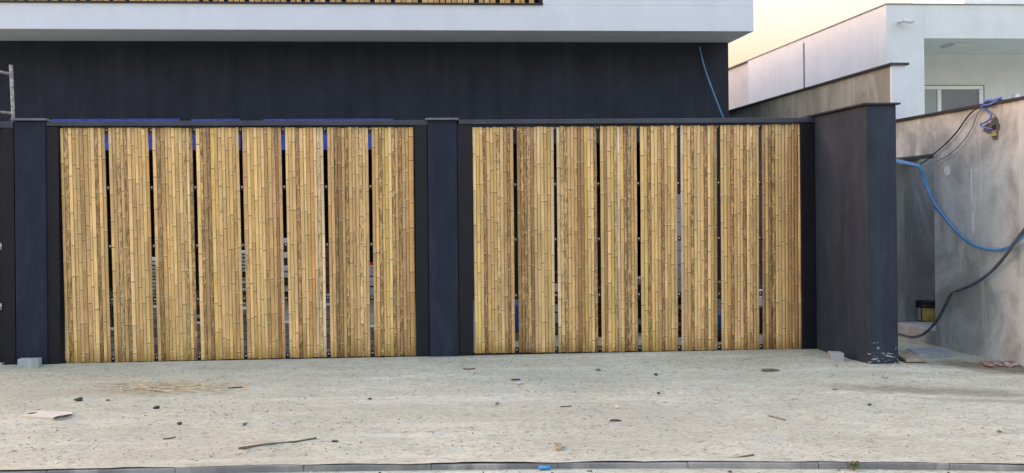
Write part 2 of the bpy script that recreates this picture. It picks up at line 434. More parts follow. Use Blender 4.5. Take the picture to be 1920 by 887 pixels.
right_panels = [
 (Z(880, [38,85,135,183,230,280,325,370,415,465,515,555,605]), 890, 966, 'LYLBMMMgLNGN'),
 (Z(880, [652,700,748,790,838,885,930,975,1025,1070,1120,1165]), 973, 1041, 'DGBgDLLLMMP'),
 (Z(880, [1203,1250,1300,1350,1395,1445,1490,1535,1580,1625,1672,1715,1760]), 1047, 1122, 'PgGMMNDDYLLB'),
 (Z(1100, [180,230,275,325,372,415,455,505,550,605,645,690]), 1128, 1196.5, 'LDLYgPMBGMN'),
 (Z(1100, [733,785,833,885,930,975,1025,1065,1110,1155,1205,1250]), 1203, 1271.5, 'LYGMLNGMMLN'),
 (Z(1100, [1295,1340,1388,1435,1480,1525,1570,1620,1668,1713,1757,1803]), 1278, 1345.5, 'PMMGLLMBLMD'),
 (Z(1300, [370,415,460,510,552,598,640,682,730,775,820,865,905]), 1353, 1424, 'LLOGMLMBLgNL'),
 (Z(1300, [945,990,1035,1080,1130,1175,1220,1265,1310,1355,1395,1445,1490]), 1430, 1503.5, 'DLBGLLLMNNOM')]
def lerp(a, b, t): return a + (b - a) * t
def interp(tab, x):
    for (xa, ya), (xb, yb) in zip(tab, tab[1:]):
        if x <= xb: return lerp(ya, yb, (x - xa) / (xb - xa))
    return tab[-1][1]

def slat(parent, base, vec, w, zlen, code, rnd):
    """one split bamboo culm: rounded face, swollen joints; origin at its foot"""
    col, mot = COL[code]
    rings = []          # z, bulge, tone(seg, joint, pale ring)
    z = rnd.uniform(-.30, -.02); tone = rnd.random(); pitch = rnd.uniform(.24, .40)
    nodes = []
    while z < zlen:
        z += pitch * rnd.uniform(.85, 1.15)
        if .03 < z < zlen - .03: nodes.append(z)
    rings.append((0, 0, tone, 0, 0))
    for nz in nodes:
        nt = min(1, max(0, tone + rnd.uniform(-.6, .6)))
        hj = rnd.choice([.25, .5, .7, .9, 1.0]) * rnd.uniform(.8, 1)
        rings += [(nz - .020, 0.0, tone, 0, 0), (nz - .008, .0022, tone, .25 * hj, 0), (nz - .0075, .001, tone, hj, 0),
                  (nz + .0020, .001, nt, hj, 0), (nz + .003, .0032, nt, .1, 1), (nz + .011, .0028, nt, 0, .8), (nz + .022, 0.0, nt, 0, 0)]
        tone = nt
    rings.append((zlen, 0, tone, 0, 0))
    hw = w / 2 - .0010; hgt_ = .0085 * rnd.uniform(.8, 1.25); push = rnd.uniform(-.004, .003)
    prof = [(-1, 0), (-.97, -.45), (-.72, -.86), (0, -1), (.72, -.86), (.97, -.45), (1, 0)]
    vs, fs, cs = [], [], []
    amp = rnd.uniform(0, .0014); phs = rnd.uniform(0, 6)
    for (rz, bl, tn, jn, pr) in rings:
        f = rz / zlen; sw = amp * math.sin(rz * 3.1 + phs)
        for (u, d) in prof:
            vs.append((vec.x * f + u * (hw + bl * .3) + sw, push + d * (hgt_ + bl) , rz)); cs.append((tn, jn, pr, 1))
        # flat back
    k = len(prof)
    for i in range(len(rings) - 1):
        for j in range(k - 1):
            fs.append((i*k+j, i*k+j+1, (i+1)*k+j+1, (i+1)*k+j))
        fs.append((i*k+k-1, i*k, (i+1)*k, (i+1)*k+k-1))
    fs.append(tuple(range(k-1, -1, -1))); n = (len(rings)-1)*k; fs.append(tuple(n+j for j in range(k)))
    me = bpy.data.meshes.new('bamboo_slat'); me.from_pydata(vs, [], fs); me.update()
    at = me.color_attributes.new('tone', 'FLOAT_COLOR', 'POINT')
    at.data.foreach_set('color', [c for q in cs for c in q])
    me.polygons.foreach_set('use_smooth', [True] * len(me.polygons))
    me.materials.append(M['bamboo'])
    o = bpy.data.objects.new('bamboo_slat', me); C.objects.link(o); o.parent = parent; o.location = base
    j = rnd.uniform(.92, 1.12)
    o.color = (min(1, col[0]*j*rnd.uniform(.97, 1.03)), min(1, col[1]*j), min(1, col[2]*j*rnd.uniform(.9, 1.1)), mot)
    return o

def make_gate(panels, top_tab, bot_tab, rail_px, label, seed):
    rnd = random.Random(seed)
    pl = onY(panels[0][1], interp(bot_tab, panels[0][1]), 0); pr = onY(panels[-1][2], interp(bot_tab, panels[-1][2]), 0)
    root = empty('bamboo_gate', ((pl.x + pr.x) / 2, .03, 0)); R = Vector(root.location)
    tag(root, label, 'gate', 'sliding bamboo gates between the navy pillars')
    corners = []
    for edges, bl, br, codes in panels:
        tl = onY(edges[0], interp(top_tab, edges[0]), 0); tr = onY(edges[-1], interp(top_tab, edges[-1]), 0)
        b0 = onY(bl, interp(bot_tab, bl), 0); b1 = onY(br, interp(bot_tab, br), 0)
        corners.append((tl, tr, b0, b1))
        m_ = MB(); q = .006
        m_.hexa([b0 + Vector((q, .003, .015)), b1 + Vector((-q, .003, .015)), b1 + Vector((-q, .014, .015)), b0 + Vector((q, .014, .015)),
                 tl + Vector((q, .003, -.015)), tr + Vector((-q, .003, -.015)), tr + Vector((-q, .014, -.015)), tl + Vector((q, .014, -.015))])
        pan = part(m_, 'bamboo_panel', M['wood'], root)
        xs = [onY(e, interp(top_tab, e), 0).x for e in edges]
        for i, cd in enumerate(codes):
            ta, tb = (xs[i] - tl.x) / (tr.x - tl.x), (xs[i+1] - tl.x) / (tr.x - tl.x)
            ba, bb = b0.lerp(b1, ta), b0.lerp(b1, tb); p = (ba + bb) / 2; tp = (tl.lerp(tr, ta) + tl.lerp(tr, tb)) / 2
            w = ((xs[i+1] - xs[i]) + (bb.x - ba.x)) / 2
            dz = rnd.uniform(-.004, .004)
            slat(pan, Vector((p.x, 0, p.z + dz)) - R, Vector((tp.x - p.x, 0, 0)), w, tp.z - p.z + rnd.uniform(-.003, .003), cd, rnd)
    xl, xr = corners[0][2].x + .02, corners[-1][3].x - .02
    for k, ry in enumerate(rail_px):      # five flat black rails behind the panels, screwed in every gap
        p0 = onY(panels[0][0][0] + 20, ry[0], .02); p1 = onY(panels[-1][0][-1] - 20, ry[1], .02)
        zz = lambda x: lerp(p0.z, p1.z, (x - p0.x) / (p1.x - p0.x))
        h = .024; xa = xl - (.05 if k == 0 else .0); xb = xr
        m_ = MB(); m_.hexa([(xa, .017, zz(xa)-h), (xb, .017, zz(xb)-h), (xb, .055, zz(xb)-h), (xa, .055, zz(xa)-h), (xa, .017, zz(xa)+h), (xb, .017, zz(xb)+h), (xb, .055, zz(xb)+h), (xa, .055, zz(xa)+h)])
        part(m_, 'rail', M['black_rail'], root)
        for (a, b) in zip(corners, corners[1:]):
            t = (zz(a[1].x) - a[3].z) / (a[1].z - a[3].z)
            x = (lerp(a[3].x, a[1].x, t) + lerp(b[2].x, b[0].x, t)) / 2 + rnd.uniform(-.004, .004)
            m_ = MB(); m_.tube([(x, .017, zz(x) + .004), (x, .010, zz(x) + .004), (x, .007, zz(x) + .004)], [.010, .010, .006], 8)
            part(m_, 'screw', M['screw'], root)
    for x in (xl + .015, xr - .015):
        m_ = MB(); m_.box((x - .02, .056, .03), (x + .02, .09, corners[0][0].z - .03)); part(m_, 'stile', M['black_rail'], root)
    return root
L_top = [(100, 240.5), (340, 240), (560, 239.5), (790, 238.5)]; L_bot = [(110, 681.8), (340, 675.4), (580, 670), (790, 666)]
R_top = [(870, 239.5), (1120, 237.2), (1340, 235.5), (1510, 233.2)]; R_bot = [(870, 662.8), (1120, 659.4), (1340, 656), (1510, 654.3)]
make_gate(left_panels, L_top, L_bot, [(245, 242), (353, 350), (463, 458), (563, 558), (675, 661)], 'wider bamboo gate leaf left of the centre navy pillar', 3)
make_gate(right_panels, R_top, R_bot, [(242, 237), (347, 342), (450, 446), (555, 550), (657, 649)], 'narrower bamboo gate leaf right of the centre navy pillar', 5)

# ------------------------------------------------------------------ steel gate frame
fr = empty('gate_frame', (0, .05, 0)); tag(fr, 'black steel posts and blue black top beam framing both bamboo gates', 'frame')
def frontal(px0, px1, pyt, y0, y1, zb=0.0, pyb=None):     # upright bar between two photo columns at depth y0, running y0..y1
    a, b = onY(px0, pyt, y0), onY(px1, pyt, y0)
    return MB().box((a.x, y0, zb), (b.x, y1, (a.z + b.z) / 2))
for a, b, t in ((87, 111, 238), (779.5, 803, 234), (859, 886.5, 234), (1503, 1529, 232)):
    xa, xb = onY(a, 450, -.03), onY(b, 450, -.03); zt = onY(a, t, -.03).z
    part(MB().box((xa.x, -.03, -.02), (xb.x, .12, zt)), 'post', M['black'], fr, .004)
xa, xb, xm0, xm1 = onY(86, 230, -.035), onY(1529, 222, -.035), onY(803.5, 225, -.035).x, onY(859, 225, -.035).x
def beam(x0, x1, p0, p1, q0, q1):
    a, b = onY(*p0, -.035), onY(*p1, -.035); c, d = onY(*q0, -.035), onY(*q1, -.035)
    part(MB().hexa([(a.x, -.035, c.z), (b.x, -.035, d.z), (b.x, .13, d.z), (a.x, .13, c.z), (a.x, -.035, a.z), (b.x, -.035, b.z), (b.x, .13, b.z), (a.x, .13, a.z)]), 'beam', M['beam'], fr, .005)
beam(0, 0, (86, 227.5), (803, 225), (86, 236.5), (803, 234.5))
beam(0, 0, (859.5, 224.5), (1529, 220), (859.5, 233), (1529, 229.5))

for a, b in ((112, 779), (887, 1502.5)):      # black strips laid in as the shaded gap under the gates
    part(MB().box((onY(a, 660, 0).x, -.004, -.01), (onY(b, 660, 0).x, .12, .006)), 'under_gate_shade', M['black_rail'], fr)
# ------------------------------------------------------------------ pillars
def pillar(px0, px1, pyt, label, capm):
    a, b = onY(px0, 450, -.05), onY(px1, 450, -.05); zt = onY((px0 + px1) / 2, pyt, -.05).z
    root = empty('pillar', ((a.x + b.x) / 2, .1, 0)); tag(root, label, 'pillar', 'navy rendered gate pillars')
    part(MB().box((a.x, -.05, -.1), (b.x, .25, zt - .001)), 'shaft', M['navy'], root, .006)
    part(MB().box((a.x - .025, -.085, zt + .001), (b.x + .022, .28, zt + .022)), 'cap', capm, root, .003)
    return root
pillar(28.5, 86.5, 226.5, 'navy pillar at the far left, small grey block at its foot', M['coping_grey'])
pillar(804, 858.5, 225.5, 'slim navy pillar standing between the two bamboo gates', M['coping_grey'])
# L-shaped end pillar at the right: long side face towards the gates
pf = onZ(1619, 683); pb = onY(1529.5, 657, -.0); pr = onY(1684, 600, pf.y)
ztop_f = onY(1640, 197, pf.y).z
root = empty('pillar', ((pf.x + pr.x) / 2, -.4, 0)); tag(root, 'deep navy end pillar at the right with white scuffs at its base', 'pillar', 'navy rendered gate pillars')
part(MB().box((pb.x, pf.y, -.1), (pr.x, .30, ztop_f)), 'shaft', M['navy_scuffed'], root, .008)
part(MB().box((pb.x - .035, pf.y - .03, ztop_f + .002), (pr.x + .03, .34, ztop_f + .022)), 'cap', M['coping'], root, .003)

# ------------------------------------------------------------------ entrance door at the far left edge
dr = empty('entrance_door', (-4.9, .05, 0)); tag(dr, 'black steel entrance door cut off at the left edge of the picture', 'door')
a = onY(5, 450, -.02); b = onY(28, 450, -.02); zt = onY(10, 240, -.02).z; z2 = onY(10, 228, -.02).z
part(MB().box((a.x, -.02, 0), (b.x - .003, .1, zt)), 'door_post', M['black'], dr, .004)
part(MB().box((a.x - 1.6, -.03, zt), (b.x - .003, .1, z2)), 'lintel', M['beam'], dr, .004)
part(MB().box((a.x - 1.3, .02, .02), (a.x - .006, .07, zt - .006)), 'door_leaf', M['black'], dr, .004)
for py in (462, 575, 686):
    h = onY(2.0, py, .0); part(MB().tube([(h.x, .0, h.z - .035), (h.x, .0, h.z + .035)], .008), 'hinge', M['screw'], dr)

# ------------------------------------------------------------------ the house behind
HY = 3.75                                      # plane of the dark lower wall
xr = onY(1366, 150, HY).x; zs = onY(960, 79, HY).z
WY = HY - .80; xw = onY(1413, 30, WY).x
zs = (zs + onY(960, 57, WY).z) / 2
zsill = onY(700, 8, WY).z; xop = onY(1018, 4, WY).x
hz = onY(500, 271, HY).z; XL = -14.0
house = empty('house', (-3, 6, 0)); tag(house, 'modern house with white overhanging upper storey above a dark navy wall', 'house')
xp = onY(1215, 300, HY).x
m_ = MB().box((XL, HY, hz), (xr, HY + .25, zs - .002)); m_.box((xp, HY, 0), (xr, HY + .25, hz)); m_.box((xr - .2, HY + .25, 0), (xr, 13, zs - .002))
m_.box((XL, HY, 0), (-7.5, HY + .25, hz)); part(m_, 'lower_wall', M['navy_wall'], house)
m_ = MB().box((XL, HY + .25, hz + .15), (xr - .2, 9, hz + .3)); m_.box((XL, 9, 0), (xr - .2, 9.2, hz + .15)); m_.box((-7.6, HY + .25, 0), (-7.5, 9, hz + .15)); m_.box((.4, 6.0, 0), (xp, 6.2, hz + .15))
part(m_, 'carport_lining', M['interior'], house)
zt = 5.9; ztop = zsill + .95
m_ = MB().box((XL, WY, zs), (xw, WY + .3, zsill)); m_.box((xop, WY, zsill), (xw, WY + .3, zt)); m_.box((XL, WY, ztop), (xop, WY + .3, zt))
m_.box((XL, WY + .3, zs), (xw, 13, zt)); part(m_, 'upper_wall', M['white'], house, .006)
part(MB().box((XL, WY - .03, zsill + .002), (xop - .004, WY + .28, zsill + .022)), 'window_sill', M['coping'], house)
part(MB().box((xop - .05, WY + .02, zsill + .024), (xop - .006, WY + .28, ztop - .004)), 'window_jamb', M['black'], house)
scr = part(MB().box((XL, WY + .24, zsill + .024), (xop - .052, WY + .27, ztop - .004)), 'slat_screen', M['interior'], house)
x = xop - .10; k = 0; rs = random.Random(12)
while x > -6.6:
    w = rs.uniform(.06, .085)
    col = rs.choice([LT, MD, OR, M2, YE])
    me = MB().box((-w/2, -.012, 0), (w/2, .012, ztop - zsill - .04)); o = me.build('screen_slat', M['bamboo'], scr)
    at = o.data.color_attributes.new('tone', 'FLOAT_COLOR', 'POINT'); at.data.foreach_set('color', [.5, 0, 0, 1] * 8)
    o.location = Vector((x - w/2, WY + .16, zsill + .028)) - Vector(house.location); o.color = (*col, .4)
    x -= w + rs.uniform(.008, .022) + (.05 if rs.random() < .3 else 0)
for (a, b) in ((100, 337), (360, 450), (495, 736)):     # blue film taped to the heads of the openings
    A, B = onY(a, 224, HY - .06), onY(b, 271, HY - .06)
    hd = part(MB().box((A.x, HY - .06, hz + .02), (B.x, HY - .005, A.z + .01)), 'head_panel', M['coping'], house)
    z = A.z; rows = [(0, .10), (.32, .415)]
    for q0, q1 in ((-.004, .055), (.23, .46)):
        part(MB().box((A.x - .01, HY - .075, z - q1), (B.x + .01, HY - .062, z - q0)), 'blue_film', M['blue_film'], house)

# ------------------------------------------------------------------ neighbour: tall boundary wall, low entrance wall, white house
NXW = 6.37                                      # plane of the neighbour's boundary wall
ye = onX(1672, 150, NXW).y; zh = onX(1672, 123, NXW).z; xe = onY(1696, 150, ye).x
bw = empty('boundary_wall', (NXW + .1, 5, 0)); tag(bw, 'tall cement boundary wall with black coping running back beside the house', 'wall')
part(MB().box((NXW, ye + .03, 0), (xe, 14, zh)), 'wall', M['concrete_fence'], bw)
part(MB().box((NXW - .004, ye - .01, 2.35), (xe + .004, ye + .028, zh)), 'end_face', M['white'], bw)
part(MB().box((NXW - .035, ye - .04, zh + .002), (xe + .035, 14, zh + .03)), 'coping', M['coping'], bw)

yc_ = onX(1752, 400, NXW).y; zl = onX(1800, 208, NXW).z; zb = onX(1752, 288, NXW).z; yb_ = ye - .045
lw = empty('entrance_wall', (NXW + .1, -.5, 0)); tag(lw, 'low grey bare cement wall with black coping and a recess at the right edge', 'wall')
m_ = MB().box((NXW, -1.95, -.05), (NXW + .16, yc_, zl)); m_.box((NXW, yc_, zb), (NXW + .16, yb_, zl)); part(m_, 'wall', M['concrete'], lw)
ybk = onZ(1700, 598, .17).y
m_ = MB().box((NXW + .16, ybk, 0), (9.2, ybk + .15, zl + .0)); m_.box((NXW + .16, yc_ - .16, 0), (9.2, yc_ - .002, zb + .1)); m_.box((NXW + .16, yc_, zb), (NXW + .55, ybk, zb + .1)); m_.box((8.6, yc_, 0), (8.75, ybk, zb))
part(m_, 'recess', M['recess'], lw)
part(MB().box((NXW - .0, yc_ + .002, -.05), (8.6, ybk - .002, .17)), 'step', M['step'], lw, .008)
part(MB().box((NXW - .03, -1.98, zl + .002), (NXW + .19, yb_, zl + .03)), 'coping', M['coping'], lw)
part(MB().box((NXW - .006, -1.95, -.05), (NXW + .17, onX(1913, 450, NXW).y, zl + .0015)), 'end_pilaster', M['pilaster'], lw)

NY_ = 4.2                                       # front plane of the white neighbour house
xs_ = onY(1662, 60, NY_).x; zp = onY(1700, 8.5, NY_).z; xo = onY(1733, 100, NY_).x; zc_ = onY(1760, 72, NY_).z
nb = empty('neighbour_house', (xs_ + 3, 8, 0)); tag(nb, 'white flat roofed neighbour house with a shaded porch at the right', 'house')
ys2 = onX(1403, 200, xs_).y
m_ = MB().box((xs_, NY_, 0), (xo, NY_ + .25, zp)); m_.box((xo, NY_, zc_), (16, NY_ + .25, zp)); m_.box((xs_, NY_ + .25, 0), (xs_ + .25, ys2, zp)); m_.box((xs_ + .25, NY_ + 1.35, 0), (16, 11, zp - .25))
m_.box((xs_ + .25, NY_ + .25, zc_), (16, NY_ + 1.35, zc_ + .2))
part(m_, 'wall', M['white_warm'], nb, .006)
m_ = MB().box((xs_ + .05, ys2, 0), (12, ys2 + 5, zp - .01)); part(m_, 'rear_wing', M['wing'], nb)
m_ = MB().box((xs_ - .02, NY_ - .02, zp + .002), (16, NY_ + .27, zp + .016)); m_.box((xs_ - .02, NY_ + .272, zp + .002), (xs_ + .27, ys2 + 5, zp + .016)); part(m_, 'parapet_coping', M['coping_pale'], nb)
xj = onX(1507, 150, xs_ - .01).y
part(MB().box((xs_ - .008, xj - .02, 0), (xs_ + .01, xj + .02, zp - .10)), 'joint_strip', M['coping_grey'], nb)
xt = onY(1808, 4, 9.0).x
part(MB().box((xt, 9.0, zp - .24), (16, 10.8, zp + 2.2)), 'roof_tank_room', M['white_warm'], nb)
yw = NY_ + 1.35
a = onY(1739, 160, yw); b = onY(1845, 240, yw); zwt = onY(1790, 160, yw).z
win = part(MB().box((a.x - .9, yw - .02, zwt - 1.2), (b.x, yw - .002, zwt)), 'window', M['coping_grey'], nb)
wb = onY(1839, 240, yw).x; ml0, ml1 = onY(1753, 200, yw).x, onY(1760, 200, yw).x
m_ = MB().box((a.x - .9, yw - .075, zwt - .085), (wb, yw - .022, zwt - .02)); m_.box((wb - .075, yw - .075, zwt - 1.2), (wb, yw - .022, zwt - .087)); m_.box((ml0, yw - .075, zwt - 1.2), (ml1, yw - .022, zwt - .087))
def sub(mb, name, m, prt, base, bevel=0):
    o = mb.build(name, m, prt, bevel)
    for v in o.data.vertices: v.co -= Vector(base)
    return o
sub(m_, 'window_frame', M['upvc'], win, nb.location, .004)
sub(MB().box((ml1, yw - .045, zwt - 1.2), (wb - .076, yw - .024, zwt - .088)), 'pane', M['pane_grey'], win, nb.location)
sub(MB().box((a.x - .9, yw - .055, zwt - 1.2), (ml0 - .001, yw - .024, zwt - .088)), 'pane', M['pane_pale'], win, nb.location)
p = onY(1908, 176, NY_ + .3)
part(MB().box((p.x - .035, NY_ + .3, 0), (p.x + .05, NY_ + .42, p.z)), 'porch_post', M['upvc'], nb, .006)
# porch ceiling lamp
p = onZ(1793, 84, zc_ - .001)
cl = MB().prism([(p.x + .17*q[0], p.y + .17*q[1]) for q in ((-1,-.9),(-.9,-1),(.9,-1),(1,-.9),(1,.9),(.9,1),(-.9,1),(-1,.9))], zc_ - .05, zc_ - .002).build('ceiling_lamp', M['fixture'], None, .01)
tag(rebase(cl), 'square white surface lamp on the porch ceiling of the neighbour house', 'lamp')
# security camera on the white front
p = onY(1690, 43, NY_)
sc = empty('security_camera', (p.x, NY_, p.z - .06)); tag(sc, 'small white security camera high on the neighbour house front', 'camera')
part(MB().lathe([(.0, 0), (.045, 0), (.045, .03), (.0, .03)], 14, (p.x - .05, NY_ - .06, p.z - .01)), 'base', M['fixture'], sc)
part(MB().tube([(p.x - .05, NY_ - .002, p.z), (p.x - .05, NY_ - .06, p.z), (p.x + .02, NY_ - .10, p.z)], .014), 'arm', M['fixture'], sc)
part(MB().tube([(p.x - .03, NY_ - .10, p.z + .012), (p.x + .10, NY_ - .14, p.z - .012)], .034, 12), 'body', M['fixture'], sc)
part(MB().tube([(p.x + .10, NY_ - .14, p.z - .012), (p.x + .107, NY_ - .1415, p.z - .0135)], .022, 12), 'lens', M['wire_black'], sc)

# ------------------------------------------------------------------ hoses and wires
def wire(name, pts, r, m, label, cat, n=8):
    o = MB().tube(smooth_path(pts, n), r, 8).build(name, m); tag(o, label, cat); return rebase(o)
W = lambda px, py, off=.05: onX(px, py, NXW - off)
wire('cable', [onY(1311, 88, HY - .01), onY(1314, 100, HY - .04), onY(1322, 130, HY - .08), onY(1338, 175, HY - .10), onY(1356, 221, HY - .10), onY(1366, 250, HY - .1), onY(1372, 300, HY - .3)], .013, M['hose_blue'], 'pale blue cable hanging down the dark navy house wall', 'cable')
wire('hose', [W(1660, 298), W(1686, 302, .06), W(1716, 309, .08), W(1727, 316, .10), W(1738, 348), W(1752, 380), W(1772, 408), W(1800, 440), W(1826, 459), W(1852, 467.5), W(1878, 468), W(1897, 460, .07), W(1920, 441, .09), W(1945, 410)], .017, M['hose_blue'], 'long light blue hose looped along the grey cement wall', 'hose')
wire('hose', [W(1660, 299, .1), W(1690, 306, .10), W(1722, 312, .11), W(1726, 322, .09), W(1737, 350, .07), W(1750, 378, .06), W(1757, 392, .04), W(1751, 384, .02)], .015, M['hose_blue'], 'shorter blue hose doubled back beside the long one at the recess', 'hose')
wire('hose', [W(1640, 622, .2), W(1686, 627, .16), W(1712, 632, .12), W(1735, 624, .06), W(1757, 600), W(1772, 573), W(1782, 553), W(1793, 546, .04), W(1815, 538), W(1840, 524, .06), W(1866, 502, .06), W(1890, 473, .10), W(1906, 449, .11), W(1925, 425, .12), W(1945, 400)], .015, M['hose_black'], 'thick dark grey hose sagging across the grey cement wall to the ground', 'hose')
wire('wire', [W(1838, 201, .05), W(1826, 207, .05), W(1812, 222, .03), W(1795, 246, .03), W(1775, 268, .03), W(1752, 288, .03), W(1738, 300, .06), W(1725, 308, .09)], .0075, M['wire_black'], 'black electric wire running down the cement wall from its coping', 'wire')
wire('wire', [W(1842, 200, .05), W(1832, 215, .03), W(1822, 240, .03), W(1808, 262, .03), W(1785, 286, .03), W(1762, 300, .03), W(1740, 309, .06), W(1727, 314, .09)], .006, M['wire_grey'], 'thin grey wire hanging beside the black one on the cement wall', 'wire')
wire('wire', [W(1870, 189, .02), W(1855, 196, .05), W(1842, 198, .05), W(1839, 201, .04), W(1850, 208, .04), W(1858, 216, .05), W(1856, 224, .05), W(1846, 230, .04), W(1838, 234, .04), W(1846, 239, .04), W(1862, 243, .02)], .009, M['wire_blue'], 'curly blue wire hanging from the coping to a socket hole', 'wire')
m_ = MB(); rr = random.Random(4)
a_, b_ = W(1846, 195, -.02), W(1873, 189, -.02)
m_.tube(smooth_path([Vector((a_.x, a_.y, zl + .05)), Vector((NXW + .03, (a_.y * 2 + b_.y) / 3, zl + .06)), Vector((NXW + .01, (a_.y + b_.y * 2) / 3, zl + .045)), Vector((NXW + .05, b_.y, zl + .065))]), .018, 8)
tag(rebase(m_.build('hose_offcut', M['wire_blue'])), 'coil of blue tube lying on the black coping of the cement wall', 'tube')
# socket hole with dark patch of fresh mortar
p = W(1866, 242, 0)
sk = empty('socket_box', (NXW, p.y, p.z - .09)); tag(sk, 'yellow socket box set in dark fresh mortar on the cement wall', 'socket box')
M['box_yellow'] = plain('dusty_yellow', (.30, .27, .13), .7, .4, 30, .2)
M['mortar'] = plain('fresh_mortar', (.12, .12, .115), .95, .3, 12, .5)
def blob(cy, cz, ry, rz, seed, x, depth):
    rnd = random.Random(seed); n = 14
    m_ = MB(); ring = [(cy + ry * math.cos(2*math.pi*i/n) * (abs(math.cos(2*math.pi*i/n))**-.35 if abs(math.cos(2*math.pi*i/n)) > .2 else 1) * rnd.uniform(.85, 1.1), cz + rz * math.sin(2*math.pi*i/n) * rnd.uniform(.85, 1.1)) for i in range(n)]
    m_.v = [(x - depth, y, z) for y, z in ring] + [(x + .01, y, z) for y, z in ring]
    m_.f = [tuple(reversed(range(n)))] + [(i, (i+1) % n, n + (i+1) % n, n + i) for i in range(n)]
    return m_
ps = W(1853, 247, 0)
part(blob((p.y + ps.y) / 2, p.z + .015, abs(p.y - ps.y) * .9 + .03, .055, 3, NXW, .006), 'mortar_patch', M['mortar'], sk)
part(blob(p.y, p.z, .055, .125, 5, NXW, .008), 'mortar_patch', M['mortar'], sk)
m_ = MB().box((NXW - .02, p.y - .032, p.z - .075), (NXW + .0, p.y + .030, p.z - .01)); part(m_, 'box', M['box_yellow'], sk, .006)
part(MB().box((NXW - .024, p.y - .02, p.z - .005), (NXW, p.y + .02, p.z + .04)), 'opening', M['wire_black'], sk, .004)
p = W(1793, 547, .03)
m_ = MB().rock((p.x - .01, p.y, p.z - .02), .025, .04, .022, 8); tag(rebase(m_.build('rag', M['brick'])), 'small reddish rag tied round the dark hose on the wall', 'rag')
# round plaster patch on the wall, wall sits at NXW
p = W(1776, 321, 0)
M['plaster'] = plain('pale_plaster', (.66, .67, .68), .9, .12, 10, .4)
def wall_patch(px, py, ry, rz, seed): 
    q = W(px, py, 0); part(blob(q.y, q.z, ry, rz, seed, NXW, .004), 'plaster_patch', M['plaster'], lw)
wall_patch(1776, 321, .045, .055, 11); wall_patch(1822, 352, .014, .21, 12); wall_patch(1824, 420, .018, .12, 15)

# bucket on the recess step
p = onZ(1737, 602, .17)
bk = empty('bucket', (p.x, p.y, .17)); tag(bk, 'yellow paint bucket with black rim standing on the recess step', 'bucket')
r0 = .108
part(MB().lathe([(r0*.9, 0), (r0*.93, .02), (r0, .17)], 24, (p.x, p.y, .17)), 'body', M['yellow'], bk)
part(MB().lathe([(r0*1.0, .172), (r0*1.07, .174), (r0*1.07, .19), (r0*1.03, .192), (r0*1.05, .235), (r0*1.08, .237), (r0*1.08, .25), (r0*.9, .252)], 24, (p.x, p.y, .17)), 'rim', M['bucket_black'], bk)
m_ = MB(); n = 8
for i in range(n + 1):
    th = math.radians(166 + 36 * i / n)
    for z, rq in ((.012, .935), (.165, 1.005)): m_.v.append((p.x + r0*rq*1.02*math.cos(th), p.y + r0*rq*1.02*math.sin(th), .17 + z))
m_.f = [(2*i, 2*i+2, 2*i+3, 2*i+1) for i in range(n)]
part(m_, 'label', M['paper'], bk)
m_ = MB()
for th0 in (203, 158):
    for i in range(2):
        th = math.radians(th0 + 7 * i)
        for z, rq in ((.005, .935), (.17, 1.005)): m_.v.append((p.x + r0*rq*1.025*math.cos(th), p.y + r0*rq*1.025*math.sin(th), .17 + z))
m_.f = [(0, 2, 3, 1), (4, 6, 7, 5)]
part(m_, 'stripe', M['bucket_black'], bk)
part(MB().tube(smooth_path([(p.x - r0*1.08, p.y, .40), (p.x - .07, p.y - .02, .49), (p.x, p.y - .03, .52), (p.x + .07, p.y - .02, .49), (p.x + r0*1.08, p.y, .40)]), .003, 6), 'handle', M['wire_grey'], bk)

# boards, slab and rubble by the recess
def slab(name, quad, th, m, label, cat, z=0.0, bevel=.003):
    pts = [onZ(*q, z + th) for q in quad]
    z += sum(hgt(p.x, p.y) for p in pts) / len(pts)
    m_ = MB(); m_.prism([(p.x, p.y) for p in pts], z, z + th)
    o = m_.build(name, m, None, bevel); tag(o, label, cat); return rebase(o)
slab('paving_slab', [(1722, 664), (1790, 661), (1772, 650), (1700, 652)], .05, M['step'], 'grey concrete slab lying at the foot of the recess step', 'slab')
slab('board', [(1700, 672), (1738, 671), (1700, 654), (1668, 656)], .03, M['wood_pale'], 'pale wooden board lying beside the right end pillar', 'board', .02)
rr = random.Random(21)
spots = [(1845, 682), (1853, 686), (1861, 681), (1868, 684), (1876, 687), (1882, 681), (1889, 685), (1897, 683), (1905, 686), (1858, 688), (1872, 680), (1893, 688)]
ORD = 'first second third fourth fifth sixth seventh eighth ninth tenth eleventh twelfth'.split()
for i, s in enumerate(spots):
    p = onZ(*s); red = rr.random() < .4
    m_ = MB().rock((p.x, p.y, .012), rr.uniform(.02, .05), rr.uniform(.02, .04), rr.uniform(.014, .026), i + 40)
    o = m_.build('rubble_piece', M['brick'] if red else M['rubble'])
    tag(rebase(o), ('reddish brick shard' if red else 'pale mortar lump') + ', ' + ORD[sorted(x for x, _ in spots).index(s[0])] + ' from the left in the rubble by the cement wall', 'rubble', 'rubble by the cement wall')

# ------------------------------------------------------------------ scaffold at the left, in the yard
sf = empty('scaffold_frame', (-5.3, 1.0, 0)); tag(sf, 'rusty white scaffold frame rising behind the far left pillar', 'scaffold')
a, b = onY(20.5, 122, 1.0), onY(25, 222, 1.0); foot = a + (b - a) * (a.z / (a.z - b.z))
part(MB().tube([a, b, foot], .021, 10), 'upright', M['scaffold'], sf)
for p0, p1 in (((20, 139), (-60, 123)), ((24, 213), (-60, 204))):
    part(MB().tube([onY(*p0, 1.0), onY(*p1, 1.0)], .019, 10), 'crossbar', M['scaffold'], sf)
part(MB().tube([onY(-62, 116, 1.0), foot + (onY(-62, 122, 1.0) - onY(20.5, 122, 1.0))], .021, 10), 'upright', M['scaffold'], sf)

